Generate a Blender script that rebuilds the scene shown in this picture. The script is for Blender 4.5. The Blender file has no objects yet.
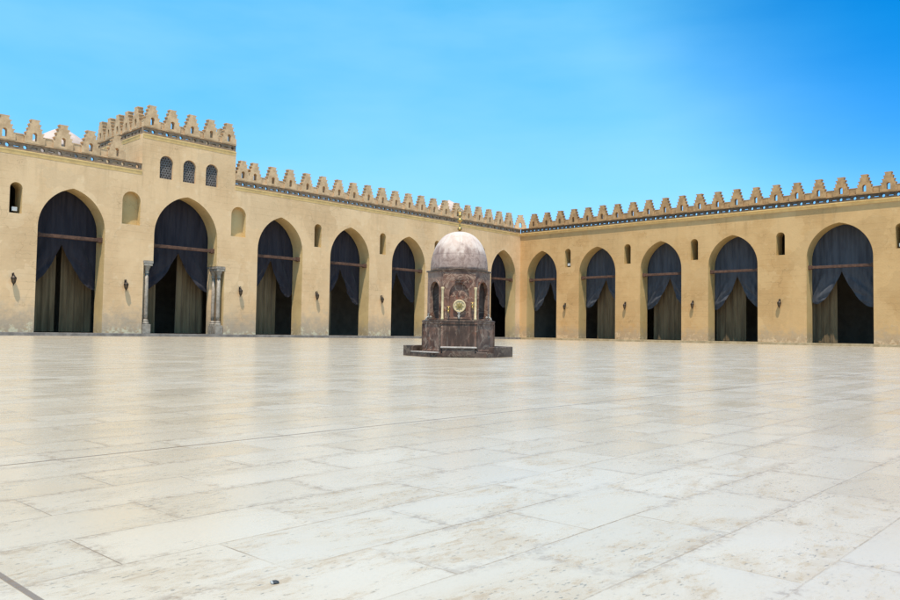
import bpy, bmesh, math, random
from mathutils import Vector, Matrix
random.seed(7)
R = math.radians
S = bpy.context.scene
COL = S.collection

# ------------------------------------------------------------------ site frame
CAM_H = 0.54
ANG = R(46.5815)                                   # heading of the left arcade wall
A = Vector((math.cos(ANG), math.sin(ANG), 0))      # runs to the far corner along the left wall
B = Vector((-math.sin(ANG), math.cos(ANG), 0))     # runs to the far corner along the right wall
CORNER = Vector((7.265, 80.0, 0))

# ------------------------------------------------------------------ object helpers
def tag(o, label=None, cat=None, group=None, kind=None):
    if label: o['label'] = label
    if cat: o['category'] = cat
    if group: o['group'] = group
    if kind: o['kind'] = kind
    return o

def empty(name, loc=(0, 0, 0), rz=0.0, label=None, cat=None, group=None):
    o = bpy.data.objects.new(name, None)
    o.empty_display_size = .2
    COL.objects.link(o)
    o.location = loc
    o.rotation_euler = (0, 0, rz)
    return tag(o, label, cat, group)

def link(name, me, mat, parent=None, smooth=False):
    if mat and not me.materials: me.materials.append(mat)
    if smooth:
        for p in me.polygons: p.use_smooth = True
    o = bpy.data.objects.new(name, me)
    COL.objects.link(o)
    if parent: o.parent = parent
    return o

class MB:
    """collects shapes into one mesh"""
    def __init__(self): self.bm = bmesh.new()
    def box(self, x0, x1, y0, y1, z0, z1, bev=0.0, mtx=None):
        r = bmesh.ops.create_cube(self.bm, size=1)
        vs = r['verts']
        for v in vs:
            v.co = Vector((x0 + (v.co.x + .5) * (x1 - x0), y0 + (v.co.y + .5) * (y1 - y0), z0 + (v.co.z + .5) * (z1 - z0)))
        if bev:
            es = list({e for v in vs for e in v.link_edges})
            rb = bmesh.ops.bevel(self.bm, geom=es, offset=bev, segments=2, affect='EDGES', profile=.5)
            vs = list({v for f in rb['faces'] for v in f.verts} | {v for v in vs if v.is_valid})
        if mtx is not None: bmesh.ops.transform(self.bm, matrix=mtx, verts=[v for v in vs if v.is_valid])
        return self
    def lathe(self, prof, n=24, c=(0, 0, 0), rot=0.0, mtx=None, flat=False):
        rings, new = [], []
        for (r, z) in prof:
            if r < 1e-5:
                v = self.bm.verts.new((c[0], c[1], c[2] + z)); rings.append([v]); new.append(v)
            else:
                ring = []
                for i in range(n):
                    a = rot + 2 * math.pi * i / n
                    v = self.bm.verts.new((c[0] + r * math.cos(a), c[1] + r * math.sin(a), c[2] + z))
                    ring.append(v); new.append(v)
                rings.append(ring)
        for a, b in zip(rings[:-1], rings[1:]):
            for i in range(n):
                j = (i + 1) % n
                if len(a) == 1 and len(b) == 1: continue
                if len(a) == 1: self.bm.faces.new((a[0], b[j], b[i]))
                elif len(b) == 1: self.bm.faces.new((a[i], a[j], b[0]))
                else: self.bm.faces.new((a[i], a[j], b[j], b[i]))
        if len(rings[0]) > 1: self.bm.faces.new(list(reversed(rings[0])))
        if len(rings[-1]) > 1: self.bm.faces.new(rings[-1])
        if mtx is not None: bmesh.ops.transform(self.bm, matrix=mtx, verts=new)
        return self
    def tube(self, pts, r, n=8):
        pts = [Vector(p) for p in pts]
        rings = []
        for i, p in enumerate(pts):
            d = (pts[min(i + 1, len(pts) - 1)] - pts[max(i - 1, 0)]).normalized()
            s = d.cross(Vector((0, 0, 1)))
            if s.length < .05: s = d.cross(Vector((1, 0, 0)))
            s.normalize(); t = s.cross(d)
            rings.append([self.bm.verts.new(p + r * (math.cos(2 * math.pi * k / n) * s + math.sin(2 * math.pi * k / n) * t)) for k in range(n)])
        for a, b in zip(rings[:-1], rings[1:]):
            for k in range(n): self.bm.faces.new((a[k], a[(k + 1) % n], b[(k + 1) % n], b[k]))
        self.bm.faces.new(list(reversed(rings[0]))); self.bm.faces.new(rings[-1])
        return self
    def profile_x(self, prof, x0, x1):
        """profile in (y, z) swept along x"""
        a = [self.bm.verts.new((x0, y, z)) for y, z in prof]
        b = [self.bm.verts.new((x1, y, z)) for y, z in prof]
        n = len(prof)
        for i in range(n): self.bm.faces.new((a[i], a[(i + 1) % n], b[(i + 1) % n], b[i]))
        self.bm.faces.new(a); self.bm.faces.new(list(reversed(b)))
        return self
    def add_mesh(self, me, mtx=None):
        t = me.copy()
        if mtx is not None: t.transform(mtx)
        self.bm.from_mesh(t); bpy.data.meshes.remove(t)
        return self
    def mesh(self, name):
        bmesh.ops.recalc_face_normals(self.bm, faces=self.bm.faces)
        me = bpy.data.meshes.new(name); self.bm.to_mesh(me); self.bm.free()
        return me
    def build(self, name, mat, parent=None, smooth=False):
        return link(name, self.mesh(name), mat, parent, smooth)

def slab(loops, y0, y1):
    """upright slab: outline and holes in (x, z), from depth y0 to y1"""
    cu = bpy.data.curves.new('t', 'CURVE'); cu.dimensions = '2D'; cu.fill_mode = 'BOTH'
    cu.extrude = abs(y1 - y0) / 2
    for lp in loops:
        sp = cu.splines.new('POLY'); sp.points.add(len(lp) - 1)
        for p, (x, z) in zip(sp.points, lp): p.co = (x, z, 0, 1)
        sp.use_cyclic_u = True
    o = bpy.data.objects.new('t', cu); COL.objects.link(o)
    dg = bpy.context.evaluated_depsgraph_get(); dg.update()
    me = bpy.data.meshes.new_from_object(o.evaluated_get(dg), depsgraph=dg)
    bpy.data.objects.remove(o); bpy.data.curves.remove(cu)
    yc = (y0 + y1) / 2
    for v in me.vertices:
        x, y, z = v.co; v.co = (x, yc + z, y)
    bm = bmesh.new(); bm.from_mesh(me)
    bmesh.ops.remove_doubles(bm, verts=bm.verts, dist=1e-4)
    bmesh.ops.recalc_face_normals(bm, faces=bm.faces)
    bm.to_mesh(me); bm.free(); me.materials.clear()
    for p in me.polygons: p.use_smooth = False
    return me

def arch_pts(c, hw, z_spring, z_apex, n=14):
    """pointed arch from left springing over the apex to the right springing"""
    rise = z_apex - z_spring
    off = max(0.0, (rise * rise - hw * hw) / (2 * hw)); rr = hw + off
    th = math.atan2(rise, off)
    half = [(off - rr * math.cos(th * i / n), rr * math.sin(th * i / n)) for i in range(n + 1)]
    left = [(c + x, z_spring + z) for x, z in half]
    right = [(c - x, z_spring + z) for x, z in reversed(half[:-1])]
    return left + right

def opening(c, hw, z0, zs, za, notch=None):
    pts = arch_pts(c, hw, zs, za)
    if notch:
        w, zn = notch
        return [(c - w, z0), (c - w, zn), (c - hw, zn)] + pts + [(c + hw, zn), (c + w, zn), (c + w, z0)]
    return [(c - hw, z0)] + pts + [(c + hw, z0)]

def round_top(c, hw, z0, z1, n=10):
    zs = z1 - hw
    return [(c - hw, z0)] + [(c - hw * math.cos(math.pi * i / n), zs + hw * math.sin(math.pi * i / n)) for i in range(n + 1)] + [(c + hw, z0)]

# ------------------------------------------------------------------ material helpers
class NT:
    def __init__(self, name):
        self.m = bpy.data.materials.new(name); self.m.use_nodes = True
        self.t = self.m.node_tree; self.b = self.t.nodes['Principled BSDF']
        self._pos = None
    def n(self, kind, **kw):
        nd = self.t.nodes.new(kind)
        for k, v in kw.items(): setattr(nd, k, v)
        return nd
    def set(self, sock, v):
        if isinstance(v, bpy.types.NodeSocket): self.t.links.new(v, sock)
        else: sock.default_value = v
    def math(self, op, a, b=0.0, c=None, clamp=False):
        nd = self.n('ShaderNodeMath', operation=op, use_clamp=clamp)
        self.set(nd.inputs[0], a); self.set(nd.inputs[1], b)
        if c is not None: self.set(nd.inputs[2], c)
        return nd.outputs[0]
    def pos(self):
        if self._pos is None: self._pos = self.n('ShaderNodeNewGeometry').outputs['Position']
        return self._pos
    def objpos(self): return self.n('ShaderNodeTexCoord').outputs['Object']
    def scale(self, vec, s):
        nd = self.n('ShaderNodeMapping'); self.set(nd.inputs['Vector'], vec); nd.inputs['Scale'].default_value = s
        return nd.outputs[0]
    def noise(self, vec, sc, det=4, rough=.55, dist=0.0):
        nd = self.n('ShaderNodeTexNoise'); self.set(nd.inputs['Vector'], vec)
        nd.inputs['Scale'].default_value = sc; nd.inputs['Detail'].default_value = det
        nd.inputs['Roughness'].default_value = rough; nd.inputs['Distortion'].default_value = dist
        return nd.outputs['Fac']
    def step(self, v, a, b, lo=0.0, hi=1.0):
        nd = self.n('ShaderNodeMapRange'); nd.interpolation_type = 'SMOOTHSTEP'
        self.set(nd.inputs['Value'], v)
        for k, x in (('From Min', a), ('From Max', b), ('To Min', lo), ('To Max', hi)): self.set(nd.inputs[k], x)
        return nd.outputs[0]
    def mix(self, f, a, b, mode='MIX'):
        nd = self.n('ShaderNodeMix', data_type='RGBA', blend_type=mode)
        for s, v in ((nd.inputs[0], f), (nd.inputs[6], a), (nd.inputs[7], b)):
            if isinstance(v, tuple) and len(v) == 3: v = (*v, 1)
            self.set(s, v)
        return nd.outputs[2]
    def xyz(self, v):
        nd = self.n('ShaderNodeSeparateXYZ'); self.set(nd.inputs[0], v); return nd.outputs
    def bump(self, h, strength, dist=.02):
        nd = self.n('ShaderNodeBump'); self.set(nd.inputs['Height'], h)
        nd.inputs['Strength'].default_value = strength; nd.inputs['Distance'].default_value = dist
        self.t.links.new(nd.outputs[0], self.b.inputs['Normal'])
    def out(self, col, rough=.8, metal=0.0, spec=.5):
        if isinstance(col, tuple) and len(col) == 3: col = (*col, 1)
        self.set(self.b.inputs['Base Color'], col); self.set(self.b.inputs['Roughness'], rough)
        self.set(self.b.inputs['Metallic'], metal); self.set(self.b.inputs['Specular IOR Level'], spec)
        return self.m

def m_plaster(name, base, dark, pale, peel=True, courses=True, foot_grey=.45, foot_grey_top=.35):
    k = NT(name); p = k.pos(); z = k.xyz(p)[2]
    n1 = k.noise(p, .35, 5, .6); n2 = k.noise(p, 2.2, 6, .65); n3 = k.noise(k.scale(p, (1.6, 1.6, .12)), 1.3, 5, .6)
    c = k.mix(k.step(n1, .38, .66), base, dark)
    c = k.mix(k.step(n2, .52, .75, 0, .55), c, pale)
    c = k.mix(k.step(n3, .56, .8, 0, .35), c, tuple(x * .62 for x in base))
    n4 = k.noise(k.scale(p, (.9, .9, .10)), 2.4, 5, .65)      # rain streaks running down from the parapet
    up = k.step(k.math('ADD', z, k.math('MULTIPLY', n1, 4)), 9.2, 12.6)
    c = k.mix(k.math('MULTIPLY', up, k.step(n4, .50, .70, 0, .32)), c, tuple(x * .6 for x in dark))
    vo = k.n('ShaderNodeTexVoronoi'); wv = k.n('ShaderNodeVectorMath', operation='MULTIPLY_ADD')   # patches of later render
    nt3 = k.n('ShaderNodeTexNoise'); k.set(nt3.inputs['Vector'], p); nt3.inputs['Scale'].default_value = .8; nt3.inputs['Detail'].default_value = 4
    k.set(wv.inputs[0], nt3.outputs['Color']); wv.inputs[1].default_value = (2.6, 2.6, 2.6); k.set(wv.inputs[2], p)
    k.set(vo.inputs['Vector'], wv.outputs[0]); vo.inputs['Scale'].default_value = .42
    cell = k.xyz(vo.outputs['Color'])
    c = k.mix(k.step(cell[0], .55, .8, 0, .30), c, pale); c = k.mix(k.step(cell[1], .62, .85, 0, .30), c, tuple(x * .74 for x in base))
    vc = k.n('ShaderNodeTexVoronoi', feature='DISTANCE_TO_EDGE'); k.set(vc.inputs['Vector'], wv.outputs[0]); vc.inputs['Scale'].default_value = .55
    cr = k.math('MULTIPLY', k.step(vc.outputs['Distance'], .0, .012, 1, 0), k.step(n1, .46, .62))
    c = k.mix(k.math('MULTIPLY', cr, .5), c, tuple(x * .45 for x in dark))
    n5 = k.noise(p, 5.5, 5, .7)
    c = k.mix(k.step(n5, .55, .72, 0, .28), c, tuple(x * .78 for x in base))
    low = k.step(k.math('SUBTRACT', z, k.math('MULTIPLY', n2, 2.6)), -.9, foot_grey_top, 1, 0)     # greyer towards the foot, with a noisy upper edge
    c = k.mix(k.math('MULTIPLY', low, foot_grey), c, (.27, .235, .19))
    h = k.noise(p, 9, 6, .6)
    if courses:                                    # faint ashlar courses under the render
        f = k.math('FRACT', k.math('DIVIDE', k.math('ADD', z, k.math('MULTIPLY', n2, .05)), .46))
        ln = k.step(k.math('ABSOLUTE', k.math('SUBTRACT', f, .5)), .455, .5)
        ln = k.math('MULTIPLY', ln, k.step(n1, .40, .58))
        c = k.mix(k.math('MULTIPLY', ln, .36), c, tuple(x * .55 for x in dark))
    if peel:                                       # flaked, salt-bleached render near the foot of the wall
        e = k.noise(p, 1.7, 6, .7); e2 = k.noise(p, 4.5, 5, .65)
        lim = k.math('SUBTRACT', z, k.math('MULTIPLY', k.math('SUBTRACT', e, .50), 3.2))
        msk = k.step(lim, .20, .62, 1, 0)
        flk = k.mix(k.step(e2, .45, .6), tuple(min(.7, x * 1.0 + .10) for x in pale), tuple(x * .72 for x in dark))
        c = k.mix(k.math('MULTIPLY', msk, .55), c, flk)
    k.bump(k.math('ADD', h, k.math('MULTIPLY', n2, 2)), .35, .02)
    return k.out(c, .9, spec=.2)

def m_stone(name, base, dark, sc=3.0, rough=.85, bump=.4):
    k = NT(name); p = k.pos()
    n = k.noise(p, sc, 6, .65); n2 = k.noise(p, sc * .25, 4, .6)
    c = k.mix(k.step(n, .36, .66), base, dark)
    c = k.mix(k.step(n2, .45, .7, 0, .5), c, tuple(x * .7 for x in base))
    k.bump(n, bump, .03)
    return k.out(c, rough, spec=.25)

def m_marble(name, base, dark, rust, vein, dust=(0.42, .36, .33), dust_amt=.35, rough=.5, low_brown=None, wet=False):
    k = NT(name); p = k.objpos()
    n = k.noise(p, 2.6, 7, .68, .9); n2 = k.noise(p, 6.5, 6, .65, 1.2); n3 = k.noise(p, 1.1, 5, .6, .4)
    c = k.mix(k.step(n, .40, .60), base, dark)
    c = k.mix(k.step(n2, .52, .68, 0, .75), c, rust)
    v = k.math('ABSOLUTE', k.math('SUBTRACT', k.noise(p, 1.9, 5, .6, 1.6), .5))
    c = k.mix(k.step(v, .006, .028, .8, 0), c, vein)
    c = k.mix(k.step(n3, .46, .62, 0, dust_amt), c, dust)
    if wet:                                        # dark water marks below the taps, pale scale at their edges
        wx, wy, wz = k.xyz(p)
        ns = k.noise(k.scale(p, (1, 1, .16)), 9, 5, .6)
        side = k.math('MULTIPLY', k.step(wy, -.66, -.60, 1, 0), k.step(k.math('ABSOLUTE', wx), .33, .40, 1, 0))
        c = k.mix(k.math('MULTIPLY', side, k.step(ns, .36, .56, .45, .92)), c, (.042, .024, .016))
        c = k.mix(k.math('MULTIPLY', side, k.step(ns, .58, .70, 0, .5)), c, (.22, .165, .13))
    if low_brown:                                      # mottled brown, stronger towards the bottom of the dome
        z = k.xyz(p)[2]
        gz = k.math('ADD', z, k.math('MULTIPLY', k.math('SUBTRACT', k.noise(k.scale(p, (1, 1, .45)), 4.2, 6, .65), .5), 1.1))
        c = k.mix(k.step(gz, low_brown - .12, low_brown + .16, .85, 0), c, k.mix(k.step(n2, .4, .6), (.29, .20, .165), (.16, .098, .078)))
        px, py, pz = k.xyz(p)                      # open joints between the shell's stones
        an = k.math('FRACT', k.math('ADD', k.math('DIVIDE', k.math('ARCTAN2', py, px), math.pi / 4), .5))
        jl = k.step(k.math('ABSOLUTE', k.math('SUBTRACT', an, .5)), .006, .016, 1, 0)
        jz = k.step(k.math('ABSOLUTE', k.math('SUBTRACT', pz, 2.36)), .003, .008, 1, 0)
        c = k.mix(k.math('MULTIPLY', k.math('MAXIMUM', jl, jz), .5), c, (.14, .10, .085))
    k.bump(n2, .12, .01)
    return k.out(c, k.math('ADD', k.math('MULTIPLY', n2, .3), rough - .12), spec=.28)

def m_cloth(name, base, dark, rough=.92):
    k = NT(name); p = k.pos()
    n = k.noise(k.scale(p, (3, 3, .35)), 1.0, 5, .6)
    w = k.noise(p, 60, 2, .5)
    k.bump(w, .15, .004)
    m = k.out(k.mix(k.step(n, .35, .68), base, dark), rough, spec=.15)
    k.b.inputs['Sheen Weight'].default_value = .12
    return m

def m_plain(name, base, rough=.5, metal=0.0, var=.3, sc=12):
    k = NT(name); n = k.noise(k.objpos(), sc, 5, .6)
    k.bump(n, .1, .004)
    return k.out(k.mix(k.step(n, .35, .7), base, tuple(x * (1 - var) for x in base)), rough, metal)

M = {}
M['plaster_l'] = m_plaster('plaster_buff', (.685, .465, .258), (.595, .39, .207), (.735, .54, .33), foot_grey=.72, foot_grey_top=1.1)
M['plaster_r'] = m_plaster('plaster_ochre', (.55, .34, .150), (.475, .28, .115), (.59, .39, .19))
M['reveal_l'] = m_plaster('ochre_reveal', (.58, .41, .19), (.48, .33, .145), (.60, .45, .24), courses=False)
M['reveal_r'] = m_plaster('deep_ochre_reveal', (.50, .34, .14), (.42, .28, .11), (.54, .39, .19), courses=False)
M['ledge'] = m_stone('ochre_moulding', (.74, .49, .20), (.62, .40, .16), 2.0)
M['frieze'] = m_stone('dark_frieze', (.12, .092, .066), (.06, .047, .035), 5)  # dark tone for the right wall's pierced band
M['frieze_l'] = m_stone('tan_frieze', (.30, .21, .135), (.17, .12, .08), 5)  # lighter brown tone for the left wall's pierced band
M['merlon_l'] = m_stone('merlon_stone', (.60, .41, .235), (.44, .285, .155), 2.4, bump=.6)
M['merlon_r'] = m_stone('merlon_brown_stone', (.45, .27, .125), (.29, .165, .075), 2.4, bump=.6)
M['plinth_l'] = m_stone('grey_plinth', (.25, .22, .19), (.15, .13, .115), 2.2)
M['plinth_r'] = m_stone('tan_plinth', (.42, .32, .19), (.30, .22, .12), 2.2)
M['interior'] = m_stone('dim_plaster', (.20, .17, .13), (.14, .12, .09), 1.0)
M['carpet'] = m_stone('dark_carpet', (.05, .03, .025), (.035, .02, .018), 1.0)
M['wood'] = m_stone('old_beam_wood', (.125, .065, .042), (.065, .035, .024), 4)
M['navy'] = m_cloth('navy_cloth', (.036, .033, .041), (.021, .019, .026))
M['navy_lit'] = m_cloth('navy_cloth_lit', (.070, .075, .088), (.043, .046, .056))  # same navy cloth, colour lightened for the sun it catches on the right
M['olive'] = m_cloth('olive_cloth', (.205, .142, .075), (.125, .083, .043))
M['grille'] = m_stone('grey_grille', (.16, .145, .135), (.10, .09, .085), 6)
M['dark'] = m_plain('dark_void', (.02, .018, .016), .9)
M['col'] = m_stone('old_white_marble', (.33, .285, .23), (.20, .165, .13), 4, .55)
M['iron'] = m_plain('blackened_bronze', (.035, .024, .017), .5, .6)
M['glass'] = m_plain('amber_glass', (.12, .07, .03), .2)
M['lampbody'] = m_plain('pale_lamp_housing', (.55, .55, .53), .45)
M['domep'] = m_stone('pale_dome_render', (.48, .38, .33), (.41, .32, .27), 1.0)
M['marble'] = m_marble('purple_brown_marble', (.18, .092, .060), (.066, .030, .020), (.20, .066, .033), (.31, .205, .14), dust=(.34, .235, .18), dust_amt=.45)
M['marble_wet'] = m_marble('stained_basin_marble', (.21, .115, .078), (.09, .044, .029), (.22, .085, .045), (.37, .255, .18), dust=(.29, .195, .145), dust_amt=.4, wet=True)
M['marble_dark'] = m_marble('dark_marble', (.088, .055, .040), (.04, .024, .017), (.09, .043, .025), (.17, .125, .09), dust=(.17, .125, .095))
M['core'] = m_marble('brown_core_marble', (.15, .085, .06), (.07, .04, .03), (.17, .075, .045), (.22, .16, .12), dust=(.16, .12, .09), dust_amt=.3)
M['domem'] = m_marble('pink_grey_marble', (.53, .42, .355), (.45, .34, .28), (.41, .285, .225), (.52, .42, .36), dust=(.62, .53, .465), dust_amt=.7, rough=.62, low_brown=2.40)
M['cream'] = m_plain('cream_stone', (.58, .45, .25), .5, sc=20)
M['steel'] = m_plain('dull_steel', (.30, .27, .23), .5)
M['gold'] = m_plain('gilded_brass', (.50, .33, .12), .45, 1.0, .45)
M['lip'] = m_stone('pale_lip_stone', (.40, .36, .32), (.26, .22, .19), 8)
def m_chip():
    k = NT('stone_chip'); p = k.objpos(); x = k.xyz(p)[0]
    return k.out(k.mix(k.step(k.math('ADD', x, k.math('MULTIPLY', k.noise(p, 120, 3), .006)), -.003, .0), (.36, .35, .33), (.03, .03, .03)), .5)
M['chip'] = m_chip()

# paving: long slabs in staggered courses, worn and stained, with wider movement joints
def m_paving():
    k = NT('marble_paving'); p = k.objpos(); x, y, z = k.xyz(p)
    wob = k.math('ADD', k.math('MULTIPLY', k.math('SUBTRACT', k.noise(p, 1.3, 2), .5), .014), k.math('MULTIPLY', k.math('SUBTRACT', k.noise(p, 38, 3), .5), .0042))
    yy = k.math('ADD', y, wob)
    rowf = k.math('DIVIDE', k.math('SUBTRACT', yy, .57), .2945)
    row = k.math('FLOOR', rowf)
    uf = k.math('DIVIDE', k.math('ADD', k.math('SUBTRACT', x, 1.805), k.math('MULTIPLY', row, .245)), .557)
    ui = k.math('FLOOR', uf)
    def edge(f, size):
        fr = k.math('FRACT', f)
        return k.math('MULTIPLY', k.math('MINIMUM', fr, k.math('SUBTRACT', 1.0, fr)), size)
    dv = edge(rowf, .2945); du = edge(uf, .557)
    cell = k.n('ShaderNodeCombineXYZ'); k.set(cell.inputs[0], ui); k.set(cell.inputs[1], row)
    wn = k.n('ShaderNodeTexWhiteNoise', noise_dimensions='2D'); k.set(wn.inputs['Vector'], cell.outputs[0])
    rnd = wn.outputs['Value']; rcol = wn.outputs['Color']
    # per-slab offset so that the figuring does not run on across the joints
    off = k.n('ShaderNodeVectorMath', operation='MULTIPLY_ADD'); k.set(off.inputs[0], rcol)
    off.inputs[1].default_value = (7, 7, 7); k.set(off.inputs[2], p); q = off.outputs[0]
    qs = k.scale(q, (1.0, 2.4, 1.0))
    fig = k.noise(qs, 1.9, 7, .70, .8); speck = k.noise(qs, 15, 6, .75, .3)
    big = k.noise(p, .55, 5, .65); big2 = k.noise(k.scale(p, (.35, 1.2, 1)), .9, 5, .65)
    pits = k.noise(k.scale(q, (1, 2.2, 1)), 42, 3, .6)
    c = k.mix(rnd, (.45, .378, .285), (.485, .418, .33))
    c = k.mix(k.step(big, .40, .66, 0, .5), c, (.455, .37, .255))
    c = k.mix(k.step(big2, .42, .68, 0, .4), c, (.41, .32, .21))
    c = k.mix(k.step(fig, .46, .68, 0, .6), c, (.37, .285, .185))
    worn = k.math('MULTIPLY', k.step(fig, .43, .60), k.step(speck, .51, .62))
    grain = k.noise(k.scale(p, (1, 1.6, 1)), 75, 4, .7)
    c = k.mix(k.step(grain, .5, .72, 0, .16), c, (.26, .20, .14))
    c = k.mix(k.math('MULTIPLY', worn, .5), c, (.25, .185, .12))
    c = k.mix(k.math('MULTIPLY', k.math('MULTIPLY', k.step(pits, .60, .69), k.step(fig, .40, .58)), .7), c, (.13, .11, .085))
    jn = k.noise(p, 2.1, 4, .6); jd = k.math('MINIMUM', dv, du); jn2 = k.noise(p, 1.15, 4, .6)
    edge_n = k.noise(p, 26, 4, .75)
    halo = k.math('MULTIPLY', k.step(jd, .003, k.math('MULTIPLY', edge_n, .085), 1, 0), k.step(jn, .38, .60))
    c = k.mix(k.math('MULTIPLY', halo, k.step(edge_n, .46, .60, .08, .7)), c, (.26, .19, .125))
    jv = k.step(dv, .0016, .0036, 1, 0); ju = k.step(du, .0012, .0028, 1, 0)
    jmask = k.math('MAXIMUM', k.math('MULTIPLY', k.math('MULTIPLY', jv, k.step(k.noise(p, 55, 3, .6),   .36, .56, .5, 1)), k.step(jn2, .36, .62, .2, .8)), k.math('MULTIPLY', ju, k.step(k.noise(p, 1.7, 3), .44, .6, .08, .9)))
    c = k.mix(jmask, c, (.20, .145, .095))
    def gap(v, c0, pitch, w):
        f = k.math('FRACT', k.math('ADD', k.math('DIVIDE', k.math('SUBTRACT', v, c0), pitch), .5))
        d = k.math('MULTIPLY', k.math('ABSOLUTE', k.math('SUBTRACT', f, .5)), pitch)
        return k.step(d, w * .8, w * 1.2, 1, 0)
    g = k.math('MAXIMUM', gap(x, .606, 6.90, .0075), gap(y, 3.30, 6.90, .009))
    c = k.mix(k.math('MULTIPLY', g, .92), c, (.16, .105, .065))
    hh = k.math('SUBTRACT', k.math('MULTIPLY', big2, .15), k.math('ADD', k.math('MULTIPLY', jmask, 1.0), k.math('MULTIPLY', g, 2)))
    k.bump(k.math('SUBTRACT', hh, k.math('MULTIPLY', worn, .3)), .18, .003)
    rough = k.math('ADD', k.step(fig, .35, .75, .18, .27), k.math('MULTIPLY', rnd, .06))
    return k.out(c, k.math('ADD', rough, k.math('MULTIPLY', k.math('MAXIMUM', jmask, worn), .25)), spec=.5)
M['paving'] = m_paving()

# ------------------------------------------------------------------ ground
pv = MB(); pv.box(-200, 200, -200, 200, -.3, 0)
pav = pv.build('pavement', M['paving'])
pav.rotation_euler = (0, 0, ANG + R(1.2))
tag(pav, 'pale polished marble paving of the courtyard', 'pavement', kind='structure')

# ------------------------------------------------------------------ arcade walls
TH = 1.3                     # wall thickness
LEFT = dict(s=1, rot=ANG + math.pi, x=-A, y=-B)
RIGHT = dict(s=-1, rot=ANG + math.pi / 2, x=-B, y=-A)
def place(w, t, y, z): return CORNER + w['x'] * t + w['y'] * y + Vector((0, 0, z))

ARCH_L = [  # centre, half width, springing, apex
    (44.72, 2.0, 6.60, 9.15), (37.15, 2.33, 6.85, 9.66), (29.46, 2.03, 6.55, 9.18), (22.65, 2.08, 6.5, 9.16),
    (15.97, 2.03, 6.5, 9.08), (9.30, 2.03, 6.5, 9.08), (2.72, 1.95, 6.5, 9.08)]
ARCH_R = [(2.78, 1.86, 6.5, 9.05), (9.32, 2.03, 6.5, 9.05), (15.98, 2.02, 6.5, 9.12), (22.58, 2.12, 6.55, 9.14), (30.92, 2.38, 6.75, 9.47)]
WIN_L = [47.97, 26.0, 19.1, 12.4, 5.97]
WIN_R = [5.95, 12.62, 19.2, 26.55, 35.13]
NICHE_L = [41.07, 33.15]
BLK = (33.5, 40.45)

def flip(loop, s): return [(x * s, z) for x, z in loop]

def frieze_mesh(x0, x1, z0, y0, y1):
    holes = []
    n = max(1, int((x1 - x0) / .97)); p = (x1 - x0) / n
    for i in range(n):
        c = x0 + p * (i + .28)
        holes.append([(c + .118 * math.cos(2 * math.pi * k / 8), z0 + .22 + .122 * math.sin(2 * math.pi * k / 8)) for k in range(8)])
        d = x0 + p * (i + .77)
        holes.append([(d - .17, z0 + .18), (d + .17, z0 + .18), (d + .17, z0 + .25), (d - .17, z0 + .25)])
    return slab([[(x0, z0), (x1, z0), (x1, z0 + .44), (x0, z0 + .44)]] + holes, y0, y1)

# stepped merlon with a small arched loophole
def merlon_mesh(seed=0):
    rr = random.Random(seed)
    w = [.585, .525, .435, .345, .262, .20]; zz = [0, .42, .68, .94, 1.20, 1.45]
    right = [(w[0], 0)]
    for i in range(1, 6):
        j = rr.uniform(-.02, .018)
        right += [(w[i - 1] - .045 if i > 1 else w[0], zz[i] - .085), (w[i - 1] + .012 + j, zz[i] - .06), (w[i - 1] + .012 + j, zz[i] + rr.uniform(-.012, .012))]
        if i < 5: right.append((w[i] - .045, zz[i]))
    left = [(-x + rr.uniform(-.008, .008), z) for x, z in reversed(right)]
    return slab([right + left, round_top(0, .13, .14, .66, 6)], -.36, .03)
MERL = [merlon_mesh(i) for i in range(8)]
MERL_L, MERL_R = [], []
for src, mt, lst in ((MERL, M['merlon_l'], MERL_L), (MERL, M['merlon_r'], MERL_R)):
    for m_ in src:
        c_ = m_.copy(); c_.materials.append(mt); lst.append(c_)

def merlons(parent, ts, s, z, lst, y=0.0, mtx=None):
    """individual merlons along a parapet and the low walls between them"""
    fill = MB(); ts = sorted(ts)
    rq = random.Random(len(ts))
    for i, t in enumerate(ts):
        o = link('merlon', lst[rq.randrange(8)], None, parent)
        loc = Vector((t * s, y, z)); rot = 0
        if mtx is not None: loc = mtx @ loc; rot = mtx.to_euler().z
        o.location = loc; o.rotation_euler = (0, rq.uniform(-.008, .008), rot + rq.uniform(-.02, .02)); o.scale = (rq.uniform(.97, 1.0), 1, rq.uniform(.975, 1.02))
    for a, b in zip(ts[:-1], ts[1:]):
        fill.box(min(a * s, b * s) + .582, max(a * s, b * s) - .582, y - .31, y - .07, z, z + .43)
        fill.box(min(a * s, b * s) + .53, max(a * s, b * s) - .53, y - .33, y - .05, z + .432, z + .49)
    me = fill.mesh('parapet')
    if mtx is not None: me.transform(mtx)
    return link('parapet', me, lst[0].materials[0], parent)

LEDGE = [(-.02, -.30), (.025, -.30), (.04, -.24), (.06, -.17), (.095, -.10), (.12, -.07), (.12, -.005), (-.02, -.005)]
def ledge_mesh(x0, x1, z, d=.4):
    return MB().profile_x([(y * d, z + dz) for y, dz in LEDGE], x0, x1).mesh('ledge')

def window_recess(mb, c, hw, z0, z1, depth, s):
    pass

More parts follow.
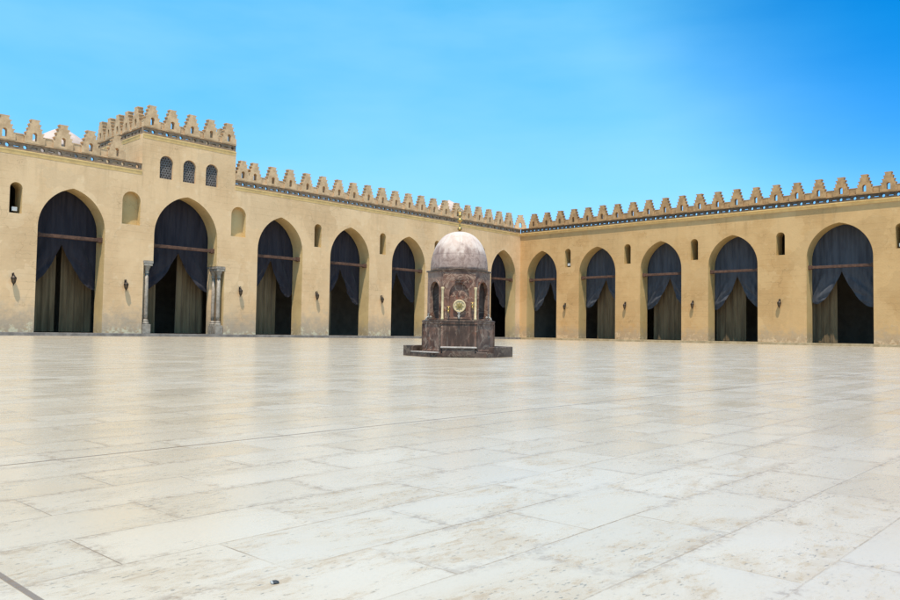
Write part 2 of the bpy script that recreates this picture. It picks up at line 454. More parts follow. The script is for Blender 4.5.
def arcade(w, label, arches, wins, niches, t0, t1, mat, mat_pl, lst, block=None):
    s = w['s']
    root = empty('arcade_wall', CORNER, w['rot'], label, 'arcade wall')
    top = 11.0
    ol = [(t0, 0), (t1, 0), (t1, top)]
    if block: ol += [(block[1], top), (block[1], 10.45), (block[0], 10.45), (block[0], top)]
    ol += [(t0, top)]
    loops = [flip(ol, s)]
    for i, (c, hw, zs, za) in enumerate(arches):
        loops.append(flip(opening(c, hw, .2, zs, za, (2.98, 5.05) if (block and i == 1) else None), s))
    for c in wins: loops.append(flip(round_top(c, .34, 7.22, 9.06), s))
    for c in niches: loops.append(flip(round_top(c, .60, 7.32, 9.5), s))
    mb = MB(); mb.add_mesh(slab(loops, -TH, 0))
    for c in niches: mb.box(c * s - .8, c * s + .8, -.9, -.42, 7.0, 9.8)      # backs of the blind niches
    ms = link('masonry', mb.mesh('masonry'), mat, root)
    ms.data.materials.append(M['reveal_l'] if s > 0 else M['reveal_r'])      # jambs, soffits and niche backs take a yellower tone
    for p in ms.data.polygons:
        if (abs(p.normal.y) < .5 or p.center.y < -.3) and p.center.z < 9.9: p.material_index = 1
    lo, hi = min(t0 * s, t1 * s), max(t0 * s, t1 * s)
    # raised step along the foot of the wall
    pw = .28 if s > 0 else .14
    a, b = (lo + 12.15, hi) if s > 0 else (lo, hi)
    MB().box(a, b, .002, pw, -.05, .2, .015).build('plinth', mat_pl, root)
    # covered hall behind the arches
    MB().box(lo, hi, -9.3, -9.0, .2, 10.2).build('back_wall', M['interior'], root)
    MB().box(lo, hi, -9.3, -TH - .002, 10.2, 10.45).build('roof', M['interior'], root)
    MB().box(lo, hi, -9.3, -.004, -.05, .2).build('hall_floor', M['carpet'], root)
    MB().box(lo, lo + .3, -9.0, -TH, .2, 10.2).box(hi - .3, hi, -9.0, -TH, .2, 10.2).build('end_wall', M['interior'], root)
    # tie beams across the springing of each arch
    for (c, hw, zs, za) in arches:
        e = MB()
        x = c * s
        e.box(x - hw - .02, x + hw + .02, -.62, -.40, 6.03, 6.24, .02)
        e.box(x - hw - .02, x - hw + .26, -.68, -.34, 5.98, 6.30, .02).box(x + hw - .26, x + hw + .02, -.68, -.34, 5.98, 6.30, .02)
        e.build('tie_beam', M['wood'], root)
    segs = [(max(t0, -.06), block[0]), (block[1], t1)] if block else [(max(t0, -.06), t1)]
    first = True
    for (p, q) in segs:
        u, v = min(p * s, q * s), max(p * s, q * s)
        link('frieze', frieze_mesh(u, v, 11.002, -.26, -.06), M['frieze_l'] if s > 0 else M['frieze'], root)
        MB().box(u, v, -.42, .015, 11.445, 11.51).build('coping', lst[0].materials[0], root)
        cl = .2 if s > 0 and first else 0
        link('ledge', ledge_mesh(u + (cl if s > 0 else 0), v, 11.0, .4 if s > 0 else 1.6), M['ledge'], root)
        first = False
    return root

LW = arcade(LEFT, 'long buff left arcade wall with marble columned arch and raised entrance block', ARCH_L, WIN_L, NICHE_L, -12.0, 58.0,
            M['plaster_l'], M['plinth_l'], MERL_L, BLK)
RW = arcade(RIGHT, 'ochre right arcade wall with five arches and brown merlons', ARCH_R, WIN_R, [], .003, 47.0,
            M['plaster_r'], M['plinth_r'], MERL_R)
merlons(LW, [1.78 + 1.584 * i for i in range(20)], 1, 11.51, MERL_L)
merlons(LW, [42.15 + 1.64 * i for i in range(9)], 1, 11.51, MERL_L)
merlons(RW, [1.66 + 1.635 * i for i in range(28)], -1, 11.51, MERL_R)
cm = link('merlon', MERL_L[2], None, LW)           # the one turned across the corner
cm.location = (.02, -.02, 11.51); cm.rotation_euler = (0, 0, R(-45)); cm.scale = (1.05, 1, 1)
hm = link('merlon', MERL_L[1], None, LW); hm.location = (BLK[0] - .62, 0, 11.51)

# raised entrance block over the columned arch
BD = 8.0
def build_block():
    x0, x1 = BLK; z1 = 13.5
    wl = [round_top(c, .47, 10.68, 12.26) for c in (38.76, 37.08, 35.38)]
    mb = MB(); mb.add_mesh(slab([[(x0, 10.45), (x1, 10.45), (x1, z1), (x0, z1)]] + wl, -.45, 0))
    mb.box(x0, x1, -BD, -.452, 10.46, z1)
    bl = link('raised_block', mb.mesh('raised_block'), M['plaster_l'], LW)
    for c in (38.76, 37.08, 35.38):
        holes = []
        r = random.Random(int(c * 10))
        for i in range(5):
            for j in range(9):
                cx = c - .36 + i * .18 + (.09 if j % 2 else 0); cz = 10.78 + j * .165
                if abs(cx - c) > .40 or cz > 12.26 - .47 + math.sqrt(max(0, .40 ** 2 - (cx - c) ** 2)) - .02: continue
                holes.append([(cx - .06, cz), (cx, cz - .065), (cx + .06, cz), (cx, cz + .065)])
        f = link('window', slab([round_top(c, .475, 10.675, 12.265)] + holes, -.26, -.16), M['grille'], bl)
    # side frames: left and right flanks run back along -y
    ml = Matrix.Translation((x1, 0, 0)) @ Matrix.Rotation(R(-90), 4, 'Z')     # local x -> -y, local y -> +x
    mr = Matrix.Translation((x0, 0, 0)) @ Matrix.Rotation(R(90), 4, 'Z')      # local x -> +y, local y -> -x
    def band(mtx, a, b):
        f = frieze_mesh(a, b, 13.502, -.24, -.05)
        l = ledge_mesh(a, b, 13.5); c = MB().box(a, b, -.42, .015, 13.945, 14.01).mesh('coping')
        for me in (f, l, c):
            if mtx is not None: me.transform(mtx)
        link('frieze', f, M['frieze_l'], bl); link('ledge', l, M['ledge'], bl); link('coping', c, MERL_L[0].materials[0], bl)
    band(None, x0, x1)
    band(ml, .43, BD); band(mr, -BD, -.43)
    merlons(bl, [x0 + .60, x0 + 2.02, x0 + 3.475, x0 + 4.93, x1 - .60], 1, 14.01, MERL_L)
    merlons(bl, [1.14, 2.60, 4.05, 5.47, 6.90], 1, 14.01, MERL_L, mtx=ml)
    merlons(bl, [-1.95, -3.4, -4.85, -6.3], 1, 14.01, MERL_L, mtx=mr)
    MB().box(x0 + .45, x1 - .45, -BD, -.45, z1, z1 + .08).build('roof', M['interior'], bl)
build_block()

# columns standing in the notched jambs of the entrance arch
def columns():
    for sd in (-1, 1):
        cx = 37.15 + sd * 2.66
        a, b = sorted((37.15 + sd * 2.36, 37.15 + sd * 2.985))
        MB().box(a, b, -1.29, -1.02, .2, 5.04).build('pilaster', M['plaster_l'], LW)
        MB().box(a - .03, b + .03, -TH + .01, .05, 4.86, 5.03, .02).build('impost', M['col'], LW)
        for dy in (-.22, -.92):
            sh = MB(); sh.lathe([(.135, 1.12), (.14, 1.5), (.135, 2.6), (.12, 4.2)], 20, (cx, dy, 0))
            c = sh.build('column', M['col'], LW, True)
            cp = MB(); cp.lathe([(.13, 4.2), (.165, 4.24), (.135, 4.3), (.15, 4.42), (.23, 4.62), (.25, 4.7)], 20, (cx, dy, 0))
            cp.box(cx - .29, cx + .29, dy - .28, dy + .26, 4.70, 4.85, .015)
            cp.build('capital', M['col'], c)
            bs = MB(); bs.lathe([(.22, .82), (.24, .88), (.22, .96), (.17, 1.0), (.20, 1.05), (.18, 1.1), (.135, 1.14)], 20, (cx, dy, 0))
            bs.box(cx - .28, cx + .28, dy - .27, dy + .25, .2, .82, .02)
            bs.build('base', M['col'], c)
columns()

# ------------------------------------------------------------------ curtains
def hang(w, c, hw, za, label, seed, apexz=5.95, drop=2.75, shape=(.8, .8), narrow=0.0):
    """one dark cloth filling the head of an arch, its lower half drawn aside to both jambs"""
    rr = random.Random(seed); s = w['s']
    W = hw + .22; nu, nv = 96, 44
    ph = [rr.uniform(0, 6.28) for _ in range(6)]
    cx = rr.uniform(-.10, .10); apexz += rr.uniform(-.22, .06); drop += rr.uniform(-.15, .2); lop = rr.uniform(-.07, .07); kf = rr.uniform(11, 15)
    me = bpy.data.meshes.new('arch_curtain'); vs, fs = [], []
    for i in range(nu + 1):
        u = -1 + 2 * i / nu; x = u * W
        k = 0 if u < cx else 1
        f = abs(u - cx) / (1 - cx if k else 1 + cx)
        e = shape[k]
        g = 1 - max(0.0, 1 - f / e) ** 1.9 if f < e else 1 - .6 * ((f - e) / (1.001 - e)) ** 2 * .35
        zb = apexz - drop * (1 + (lop if k else -lop)) * g + .025 * math.sin(9 * u + ph[0]) * min(1, f * 4)
        zt = apexz - drop * .93
        for j in range(nv + 1):
            z = za + .25 + (zb - za - .25) * j / nv
            low = max(0.0, min(1.0, (6.2 - z) / 1.3))
            dx, dz = abs((1 if k else -1) * hw * 1.05 - x), z - zt        # the folds fan out from the tie at the jamb
            th = math.atan2(dz, dx + .05); dist = min(1.0, math.hypot(dx, dz) / 1.6)
            y = (1 - .7 * low) * (.030 * math.sin(4.3 * x + ph[1]) + .022 * math.sin(9.1 * x + ph[2] + .3 * z) + .012 * math.sin(21 * x + ph[5]))
            y += low * dist * (.085 * math.sin(kf * th + ph[3]) + .035 * math.sin(2.3 * kf * th + ph[5] + .5 * z))
            y += .16 * low * math.sin(math.pi * min(1, f)) * (1 - j / nv * .3)
            vs.append((x, y, z))
    for i in range(nu):
        for j in range(nv):
            a = i * (nv + 1) + j; fs.append((a, a + 1, a + nv + 2, a + nv + 1))
    me.from_pydata(vs, [], fs)
    o = link('arch_curtain', me, M['navy'] if s > 0 else M['navy_lit'], None, True)
    o.location = place(w, c, -TH - .16, 0); o.rotation_euler = (0, 0, w['rot'])
    tag(o, label, 'curtain', 'dark curtains hung in the arches')
    return o

def inner(w, c, x0, x1, label, seed, top=6.6):
    """pleated olive curtain hanging straight behind; x0..x1 are metres from the arch centre in the t direction"""
    rr = random.Random(seed); s = w['s']
    n = int((x1 - x0) * 34); vs, fs = [], []
    ph = rr.uniform(0, 6); ph2 = rr.uniform(0, 6)
    for i in range(n + 1):
        t = x0 + (x1 - x0) * i / n
        for j in range(9):
            z = .24 + (top - .24) * j / 8
            y = (.045 + .015 * j / 8) * math.sin(13 * t + ph + 1.2 * math.sin(2.3 * t)) + .016 * math.sin(29 * t + ph2) + .03 * math.sin(2.1 * t + z * .5)
            vs.append((t * s, y, z))
    for i in range(n):
        for j in range(8):
            a = i * 9 + j; fs.append((a, a + 9, a + 10, a + 1))
    me = bpy.data.meshes.new('inner_curtain'); me.from_pydata(vs, [], fs)
    o = link('inner_curtain', me, M['olive'], None, True)
    o.location = place(w, c, -TH - 1.05, 0); o.rotation_euler = (0, 0, w['rot'])
    tag(o, label, 'curtain', 'olive pleated curtains behind the arches')
    return o

NL = ['leftmost arch of the left arcade', 'arch with marble columns under the raised block', 'first arch right of the marble columned arch',
      'second arch right of the marble columned arch', 'arch just left of the domed fountain', 'arch hidden straight behind the domed fountain',
      'last left arcade arch, beside the courtyard corner']
NR = ['first right arcade arch, beside the courtyard corner', 'second right arcade arch from the courtyard corner', 'middle arch of the five on the right arcade',
      'right arcade arch just before the widest one', 'widest and rightmost arch of the right arcade']
SH_L = [(.95, .95), (.95, 1.05), (.75, 1.1), (.8, .85), (.8, .85), (.8, .8), (.8, .85)]
for i, (c, hw, zs, za) in enumerate(ARCH_L):
    hang(LEFT, c, hw if i != 1 else 2.45, za, 'dark navy curtain drawn apart in the ' + NL[i], 10 + i, shape=SH_L[i])
SH_R = [(.85, .85), (.85, .85), (.85, .9), (.85, .9), (.8, .8)]
for i, (c, hw, zs, za) in enumerate(ARCH_R):
    hang(RIGHT, c, hw, za, 'dark navy curtain drawn apart in the ' + NR[i], 30 + i, shape=SH_R[i])
# positive t runs to the picture's left on the left wall, to the right on the right wall
IN_L = [(-2.2, -.25), (-2.6, -.5), (-1.2, 2.3), (.1, 2.3), (.9, 2.3), None, None]
IN_R = [(.2, 2.1), (-1.4, 2.5), (-1.9, .8), (-2.4, .2), (-2.8, -.85)]
for i, r_ in enumerate(IN_L):
    if r_: inner(LEFT, ARCH_L[i][0], r_[0], r_[1], 'olive pleated curtain hanging behind the ' + NL[i], 50 + i)
inner(LEFT, ARCH_L[0][0], .05, 1.25, 'narrow olive curtain panel on the left within the leftmost arch', 61)
inner(LEFT, ARCH_L[1][0], 1.0, 2.2, 'narrow olive curtain panel on the left within the marble columned arch', 62)
for i, r_ in enumerate(IN_R):
    if r_: inner(RIGHT, ARCH_R[i][0], r_[0], r_[1], 'olive pleated curtain hanging behind the ' + NR[i], 70 + i)

# ------------------------------------------------------------------ wall lanterns
def lantern_proto():
    root = empty('wall_lantern')
    MB().box(-.07, .07, 0, .03, -.05, .42, .008).lathe([(.0, .30), (.05, .33), (.0, .40)], 10, (0, .03, 0)).build('back_plate', M['iron'], root)
    MB().tube([(0, .02, .3), (0, .12, .42), (0, .24, .44), (0, .30, .36)], .022).build('bracket', M['iron'], root)
    b = MB(); b.lathe([(.06, -.42), (.13, -.30), (.17, -.02), (.185, 0)], 8, (0, .30, 0)).build('lamp_body', M['glass'], root)
    f = MB()
    for i in range(8):
        a = 2 * math.pi * i / 8
        f.tube([(.062 * math.cos(a), .30 + .062 * math.sin(a), -.43), (.135 * math.cos(a), .30 + .135 * math.sin(a), -.30), (.19 * math.cos(a), .30 + .19 * math.sin(a), 0)], .016, 6)
    f.lathe([(.205, -.01), (.205, .03)], 8, (0, .30, 0)); f.lathe([(.15, -.31), (.15, -.28)], 8, (0, .30, 0))
    f.build('lamp_frame', M['iron'], root)
    MB().lathe([(.215, .03), (.16, .10), (.08, .19), (.06, .25), (.03, .28), (.04, .33), (0, .37)], 8, (0, .30, 0)).build('lamp_cap', M['iron'], root)
    MB().lathe([(0, -.62), (.03, -.57), (.02, -.53), (.05, -.47), (.065, -.42)], 10, (0, .30, 0)).build('finial', M['iron'], root)
    return root
proto = lantern_proto()
def copy_tree(o, parent=None):
    c = o.copy(); COL.objects.link(c)
    if parent: c.parent = parent
    for ch in list(o.children): copy_tree(ch, c)
    return c
spots = [(LEFT, 47.97, 'dark bronze wall lantern left of the leftmost arch'),
         (LEFT, 41.33, 'dark bronze wall lantern between leftmost arch and marble columned arch'),
         (LEFT, 32.93, 'dark bronze wall lantern just right of the marble columned arch'),
         (LEFT, 26.06, 'dark bronze wall lantern on the second pier right of the marble columned arch'),
         (LEFT, 19.2, 'dark bronze wall lantern on the pier left of the arch beside the fountain'),
         (RIGHT, 5.72, 'dark bronze wall lantern on the first right arcade pier from the corner'),
         (RIGHT, 12.45, 'dark bronze wall lantern left of the middle arch of the right arcade'),
         (RIGHT, 19.1, 'dark bronze wall lantern right of the middle arch of the right arcade'),
         (RIGHT, 26.49, 'dark bronze wall lantern on the broad pier left of the widest arch')]
for i, (w, t, lab) in enumerate(spots):
    o = proto if i == 0 else copy_tree(proto)
    o.scale = (.78, .62, .74); o.location = place(w, t, 0, 3.36); o.rotation_euler = (0, 0, w['rot'])
    tag(o, lab, 'lantern', 'bronze lanterns on the arcade piers')

# small floodlights standing in three of the slit windows
def flood_proto():
    root = empty('floodlight')
    MB().box(-.15, .15, -.06, .06, .12, .36, .015).build('lamp_housing', M['lampbody'], root)
    MB().box(-.17, -.152, -.03, .03, 0, .26).box(.152, .17, -.03, .03, 0, .26).box(-.17, .17, -.03, .03, -.02, .0).build('bracket', M['iron'], root)
    return root
fp = flood_proto()
for i, (w, t, lab) in enumerate([(LEFT, 47.97, 'small pale floodlight standing in the window left of the leftmost arch'),
                                 (RIGHT, 5.95, 'small pale floodlight in the right arcade window nearest the corner'),
                                 (RIGHT, 35.13, 'small pale floodlight in the window at the right picture edge')]):
    o = fp if i == 0 else copy_tree(fp)
    o.location = place(w, t, -.25, 7.245); o.rotation_euler = (R(0), 0, w['rot'])
    tag(o, lab, 'floodlight', 'floodlights in the slit windows')

# ------------------------------------------------------------------ domes showing above the parapet
def roof_dome(t, y, zt, rad, label):
    root = empty('rooftop_dome', place(LEFT, t, y, 10.4), 0, label, 'dome', 'pale domes beyond the parapet')
    h = zt - 10.4; hd = rad * .85
    prof = [(rad * (1 - (i / 14) ** 1.7), h - hd + hd * i / 14) for i in range(14)] + [(0, h)]
    MB().lathe(prof, 40).build('dome_shell', M['domep'], root, True)
    MB().lathe([(rad * 1.02, 0), (rad * 1.02, h - hd - .1), (rad * 1.06, h - hd - .1), (rad * 1.06, h - hd + .02)], 8).build('drum', M['domep'], root)
roof_dome(40.26, -15, 16.55, 2.3, 'larger pale pink dome showing above the parapet left of the raised block')
roof_dome(-4.83, -15, 16.85, 2.0, 'pale dome peeping between merlons above the domed fountain')

# ------------------------------------------------------------------ ablution fountain
def fountain():
    root = empty('ablution_fountain', (.205, 18.1, 0), 0, 'domed purple brown marble ablution fountain standing mid courtyard on a dark platform', 'fountain')
    def hexp(r0, z0, r1, z1): return [(r0, z0), (r1, z1)]
    HV = lambda r, i, z=0: Vector((r * math.cos(math.pi / 3 * i), r * math.sin(math.pi / 3 * i), z))   # vertices at 0, 60, ...
    # platform with a rim left open towards the front left
    pl = MB(); pl.lathe([(1.28, 0), (1.28, .095)], 6)
    plat = pl.build('platform', M['marble_dark'], root)
    rim = MB()
    def rimseg(i, f0, f1, zt):
        a, b = HV(1.285, i), HV(1.285, i + 1)
        p, q = a.lerp(b, f0), a.lerp(b, f1); d = (q - p).normalized(); nn = Vector((d.y, -d.x, 0))
        m = Matrix.Translation(p) @ Matrix(((d.x, -nn.x, 0, 0), (d.y, -nn.y, 0, 0), (0, 0, 1, 0), (0, 0, 0, 1)))
        rim.box(0, (q - p).length, 0, .14, .004, zt, .01, m)
    rimseg(0, 0, 1, .24); rimseg(1, 0, 1, .24); rimseg(2, 0, 1, .24); rimseg(3, 0, .30, .24); rimseg(5, .25, 1, .235); rimseg(4, .80, 1, .12)
    rim.build('rim', M['marble_dark'], plat)
    lp = MB(); 
    a, b = HV(1.29, 3), HV(1.29, 4)
    p, q = a.lerp(b, .30), b; d = (q - p).normalized(); nn = Vector((d.y, -d.x, 0))
    lp.box(0, (q - p).length + .1, 0, .20, .096, .118, .004, Matrix.Translation(p) @ Matrix(((d.x, -nn.x, 0, 0), (d.y, -nn.y, 0, 0), (0, 0, 1, 0), (0, 0, 0, 1))))
    lp.build('step_edge', M['lip'], plat)
    # hexagonal basin
    bs = MB(); bs.lathe([(.845, .095), (.845, .15), (.83, .16), (.83, .745), (.85, .75), (.85, .80)], 6)
    basin = bs.build('basin', M['marble_wet'], root)
    MB().lathe([(.862, .80), (.862, .825), (.80, .84)], 6).build('basin_rim', M['marble_dark'], basin)
    for i in range(6):                              # sunk panel joints of the basin
        v = HV(.838, i)
        MB().box(-.018, .018, -.018, .018, .16, .745, .006, Matrix.Translation(v) @ Matrix.Rotation(math.pi / 3 * i, 4, 'Z')).build('corner_strip', M['marble_dark'], basin)
    # drinking trough in front
    t = MB(); t.box(-.36, .36, -1.125, -.70, .02, .205, .01); tr = t.build('trough', M['marble_dark'], root)
    MB().box(-.40, .40, -1.15, -.715, .206, .235, .008).build('trough_lip', M['lip'], tr)
    # hexagonal kiosk
    RK = .735; ap = RK * math.cos(math.pi / 6); hwk = RK / 2
    k = MB(); backs = MB()
    for i in range(6):
        ang = -math.pi / 2 + math.pi / 3 * i
        mt = Matrix.Rotation(ang + math.pi / 2, 4, 'Z')
        rect = [(-hwk, .82), (hwk, .82), (hwk, 1.955), (-hwk, 1.955)]
        if i == 0:
            me = slab([rect, opening(0, .225, .90, 1.42, 1.70)], -ap, -ap + .07)
            back = slab([opening(0, .26, .85, 1.42, 1.74)], -ap + .035, -ap + .068)
            backs.add_mesh(back, mt); bpy.data.meshes.remove(back)
        else:
            me = slab([rect, round_top(0, .215, .87, 1.73)], -ap, -ap + .07)
        k.add_mesh(me, mt); bpy.data.meshes.remove(me)
    kw = k.mesh('kiosk_wall'); kiosk = link('kiosk_wall', kw, M['marble'], root)
    backs.build('niche_panel', M['marble'], kiosk)
    ic = MB().lathe([(.42, .82), (.42, 1.9)], 6)
    for i in range(6): ic.box(.2, .64, -.03, .03, .821, 1.899, 0, Matrix.Rotation(math.pi / 3 * i, 4, 'Z'))
    ic.build('inner_core', M['core'], root)
    for i in range(1, 6):                           # arched surrounds of the side openings
        mt = Matrix.Rotation(math.pi / 3 * i, 4, 'Z')
        o = round_top(0, .255, .845, 1.77); ii = round_top(0, .212, .873, 1.727)
        me = slab([o, ii], -ap - .018, -ap - .001); me.transform(mt)
        link('window_surround', me, M['marble'], kiosk)
    me = slab([opening(0, .27, .86, 1.42, 1.755), opening(0, .222, .903, 1.42, 1.695)], -ap - .02, -ap - .001)
    link('arch_moulding', me, M['marble'], kiosk)
    MB().box(-.10, .10, -ap - .05, -ap - .021, 1.735, 1.765, .006).build('keystone', M['marble_dark'], kiosk)
    for i in (4, 5):
        v = HV(RK + .012, i)
        c = MB(); c.lathe([(.036, .835), (.036, .87), (.026, .885), (.026, 1.50), (.034, 1.53), (.038, 1.57), (.03, 1.58)], 12, v)
        c.build('colonnette', M['cream'], root, True)
    MB().lathe([(RK, 1.955), (RK + .03, 1.958), (RK + .035, 1.985), (RK + .01, 1.995), (.69, 1.997)], 6).build('cornice', M['marble_dark'], root)
    # dome
    n = 26; prof = []
    for i in range(n + 1):
        a = math.pi / 2 * i / n
        x = max(0.0, math.cos(a)) ** .86; z = math.sin(a) ** .95
        prof.append((.675 * x, 1.996 + .932 * z))
    prof[-1] = (0, 2.928)
    dm = MB().lathe(prof, 64).build('dome', M['domem'], root, True)
    MB().lathe([(.072, 2.917), (.066, 2.934), (.0, 2.94)], 20).build('finial_base', M['marble_dark'], dm)
    fin = MB(); fin.lathe([(.034, 2.93), (.03, 2.96), (.055, 2.985), (.055, 3.01), (.022, 3.03), (.016, 3.06), (.014, 3.14), (.03, 3.16), (.065, 3.19), (.07, 3.215), (.05, 3.245),
                           (.016, 3.262), (.018, 3.28), (.045, 3.30), (.05, 3.32), (.035, 3.345), (.012, 3.36), (.012, 3.385)], 20)
    fn = fin.build('finial', M['gold'], root, True)
    cr = MB(); pts = []
    for i in range(15):
        a = R(-235 + 290 * i / 14); pts.append((.055 * math.cos(a), 0, 3.44 + .055 * math.sin(a)))
    cr.tube(pts, .012, 8).lathe([(.012, 3.38), (.010, 3.42), (.012, 3.45), (0, 3.51)], 8)
    cr.build('crescent', M['gold'], fn)
    # round gilt medallion on the front
    mt = Matrix.Translation((.01, -ap - .012, 1.155)) @ Matrix.Rotation(R(90), 4, 'X')
    md = MB().lathe([(.145, -.03), (.145, .012), (.135, .02), (.118, .02), (.112, .008), (0, .008)], 40, mtx=mt).build('medallion', M['cream'], root)
    st = MB()
    star = []
    for i in range(16):
        rr_ = .098 if i % 2 == 0 else .05
        star.append((.01 + rr_ * math.sin(math.pi * i / 8), 1.155 + rr_ * math.cos(math.pi * i / 8)))
    link('medallion_star', slab([star], -ap - .034, -ap - .0205), M['gold'], md)
    MB().lathe([(.028, .02), (.022, .034), (0, .038)], 16, mtx=mt).build('boss', M['gold'], md)
    # brass taps
    def tap(x, y, z, ang, mat):
        m = Matrix.Translation((x, y, z)) @ Matrix.Rotation(ang, 4, 'Z')
        b = MB(); b.tube([(0, .03, 0), (0, -.05, 0), (0, -.10, -.005), (0, -.125, -.04), (0, -.125, -.07)], .016, 8)
        b.lathe([(.02, -.012), (.022, .02), (.012, .04), (.012, .07)], 10, (0, -.06, 0))
        b.lathe([(.035, 0), (.035, .012)], 14, mtx=Matrix.Translation((0, 0, 0)) @ Matrix.Rotation(R(90), 4, 'X'))
        me = b.mesh('tap'); me.transform(m)
        o = link('tap', me, mat, root, True)
        h = MB(); h.box(-.04, .04, -.072, -.048, .065, .082, .004); hm_ = h.mesh('tap_handle'); hm_.transform(m)
        link('tap_handle', hm_, mat, o)
    tap(-.235, -ap - .02, 1.06, 0, M['gold']); tap(.305, -ap - .02, 1.16, 0, M['gold']); tap(.0, -ap - .035, .93, 0, M['steel'])
    for i in (1, 2, 4, 5):
        a = math.pi / 3 * i; nx, ny = math.sin(a), -math.cos(a)
        tap(nx * (.74), ny * (.74), .90, a, M['steel'])
fountain()

# ------------------------------------------------------------------ a stone chip lying on the paving
ch = MB(); bmesh.ops.create_icosphere(ch.bm, subdivisions=3, radius=1)
for v in ch.bm.verts:
    d = v.co.copy()
    f = 1 + .18 * math.sin(3 * d.x + 1) * math.cos(4 * d.y) + .1 * math.sin(7 * d.z + 2 * d.x)
    v.co = Vector((d.x * .0095 * f, d.y * .012 * f, max(-.0015, d.z * .003 * f) + .0015))
chip = ch.build('stone_chip', M['chip'], None, True); chip.location = (-.366, 1.672, 0); chip.rotation_euler = (0, 0, R(20))
tag(chip, 'tiny dark and pale stone chip lying on the pale paving near the viewer', 'stone')

# ------------------------------------------------------------------ daylight
W = bpy.data.worlds.new('World'); S.world = W; W.use_nodes = True
nt = W.node_tree; bg = nt.nodes['Background']
sh = Vector((-.06, -1, 0)).normalized(); EL = R(70)
sun_dir = Vector((sh.x * math.cos(EL), sh.y * math.cos(EL), math.sin(EL)))
sky = nt.nodes.new('ShaderNodeTexSky'); sky.sky_type = 'NISHITA'; sky.sun_disc = False
sky.sun_elevation = EL; sky.sun_rotation = math.atan2(sh.x, sh.y)
sky.air_density = 1.0; sky.dust_density = .5; sky.ozone_density = 1.2
hs = nt.nodes.new('ShaderNodeHueSaturation'); hs.inputs['Saturation'].default_value = 1.42; hs.inputs['Hue'].default_value = .481
nt.links.new(sky.outputs[0], hs.inputs['Color'])
# the clear air is deepest blue away from the sun, high towards the right
tc = nt.nodes.new('ShaderNodeTexCoord'); dp = nt.nodes.new('ShaderNodeVectorMath'); dp.operation = 'DOT_PRODUCT'
nt.links.new(tc.outputs['Generated'], dp.inputs[0]); dp.inputs[1].default_value = Vector((.52, .72, .46)).normalized()
mr = nt.nodes.new('ShaderNodeMapRange'); mr.interpolation_type = 'SMOOTHSTEP'
nt.links.new(dp.outputs['Value'], mr.inputs['Value'])
for k_, v_ in (('From Min', .91), ('From Max', 1.0), ('To Min', 0), ('To Max', 1)): mr.inputs[k_].default_value = v_
nz = nt.nodes.new('ShaderNodeTexNoise'); nz.inputs['Scale'].default_value = 2.2; nz.inputs['Detail'].default_value = 5
mp = nt.nodes.new('ShaderNodeMapping'); mp.inputs['Scale'].default_value = (1, 1, 3.5)
nt.links.new(tc.outputs['Generated'], mp.inputs[0]); nt.links.new(mp.outputs[0], nz.inputs['Vector'])
nm = nt.nodes.new('ShaderNodeMapRange'); nt.links.new(nz.outputs['Fac'], nm.inputs['Value'])
for k_, v_ in (('From Min', .40), ('From Max', .75), ('To Min', 0), ('To Max', .22)): nm.inputs[k_].default_value = v_
veil = nt.nodes.new('ShaderNodeMix'); veil.data_type = 'RGBA'; veil.blend_type = 'MIX'
nt.links.new(nm.outputs[0], veil.inputs[0]); nt.links.new(hs.outputs[0], veil.inputs[6]); veil.inputs[7].default_value = (3.2, 4.6, 5.6, 1)
dk = nt.nodes.new('ShaderNodeMix'); dk.data_type = 'RGBA'; dk.blend_type = 'MULTIPLY'
nt.links.new(mr.outputs[0], dk.inputs[0]); nt.links.new(veil.outputs[2], dk.inputs[6]); dk.inputs[7].default_value = (.0, .47, .80, 1)
sx = nt.nodes.new('ShaderNodeSeparateXYZ'); nt.links.new(tc.outputs['Generated'], sx.inputs[0])
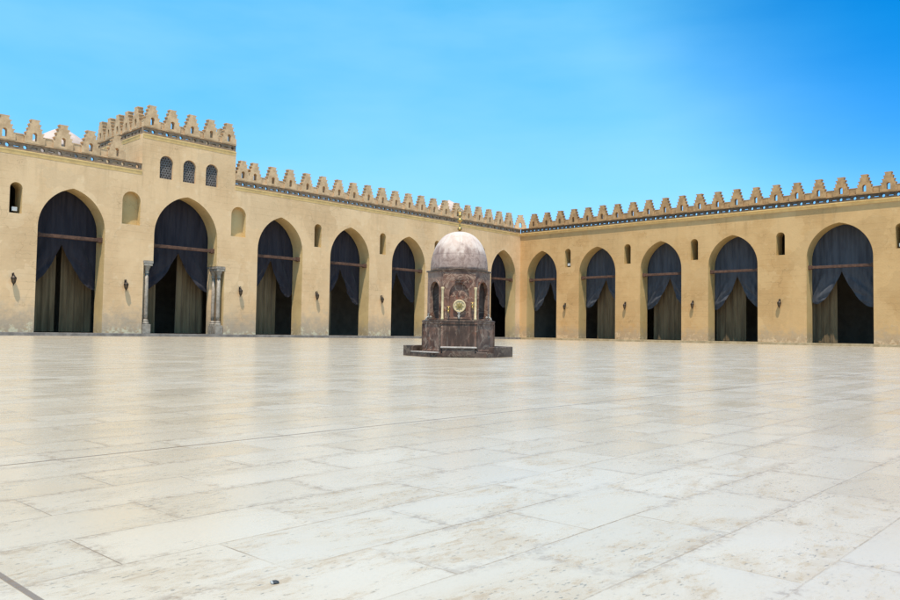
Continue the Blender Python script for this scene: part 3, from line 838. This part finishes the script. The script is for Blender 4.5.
me_ = nt.nodes.new('ShaderNodeMapRange'); nt.links.new(sx.outputs[2], me_.inputs['Value'])
for k_, v_ in (('From Min', .10), ('From Max', .40), ('To Min', 0), ('To Max', 1)): me_.inputs[k_].default_value = v_
lm = nt.nodes.new('ShaderNodeMix'); lm.data_type = 'RGBA'
nt.links.new(me_.outputs[0], lm.inputs[0]); lm.inputs[6].default_value = (.60, .70, .94, 1); lm.inputs[7].default_value = (1.15, 1.13, 1.04, 1)
fm = nt.nodes.new('ShaderNodeMix'); fm.data_type = 'RGBA'; fm.blend_type = 'MULTIPLY'; fm.inputs[0].default_value = 1
nt.links.new(dk.outputs[2], fm.inputs[6]); nt.links.new(lm.outputs[2], fm.inputs[7])
nt.links.new(fm.outputs[2], bg.inputs['Color'])
bg.inputs['Strength'].default_value = .145
ld = bpy.data.lights.new('sun', 'SUN'); ld.energy = 3.55; ld.angle = R(.5); ld.color = (1, .915, .79)
lo = bpy.data.objects.new('sun', ld); COL.objects.link(lo)
lo.rotation_euler = (-sun_dir).to_track_quat('-Z', 'Y').to_euler(); lo.location = (0, 0, 60)

# ------------------------------------------------------------------ camera
cd = bpy.data.cameras.new('camera'); cd.sensor_width = 36; cd.lens = 770 / 900 * 36; cd.clip_end = 2000; cd.clip_start = .05
co = bpy.data.objects.new('camera', cd); COL.objects.link(co)
pitch, roll = R(2.4537), R(.87797)
Rt = Vector((1, 0, 0)); U = Vector((0, -math.sin(pitch), math.cos(pitch))); F = Vector((0, math.cos(pitch), math.sin(pitch)))
rx = math.cos(roll) * Rt + math.sin(roll) * U; up = -math.sin(roll) * Rt + math.cos(roll) * U
mw = Matrix((( rx.x, up.x, -F.x, 0), (rx.y, up.y, -F.y, 0), (rx.z, up.z, -F.z, CAM_H), (0, 0, 0, 1)))
co.matrix_world = mw
S.camera = co

S.render.engine = 'CYCLES'
S.cycles.max_bounces = 8; S.cycles.diffuse_bounces = 5
vs = S.view_settings; vs.view_transform = 'Standard'; vs.look = 'None'; vs.exposure = .78; vs.gamma = 1; vs.use_curve_mapping = False
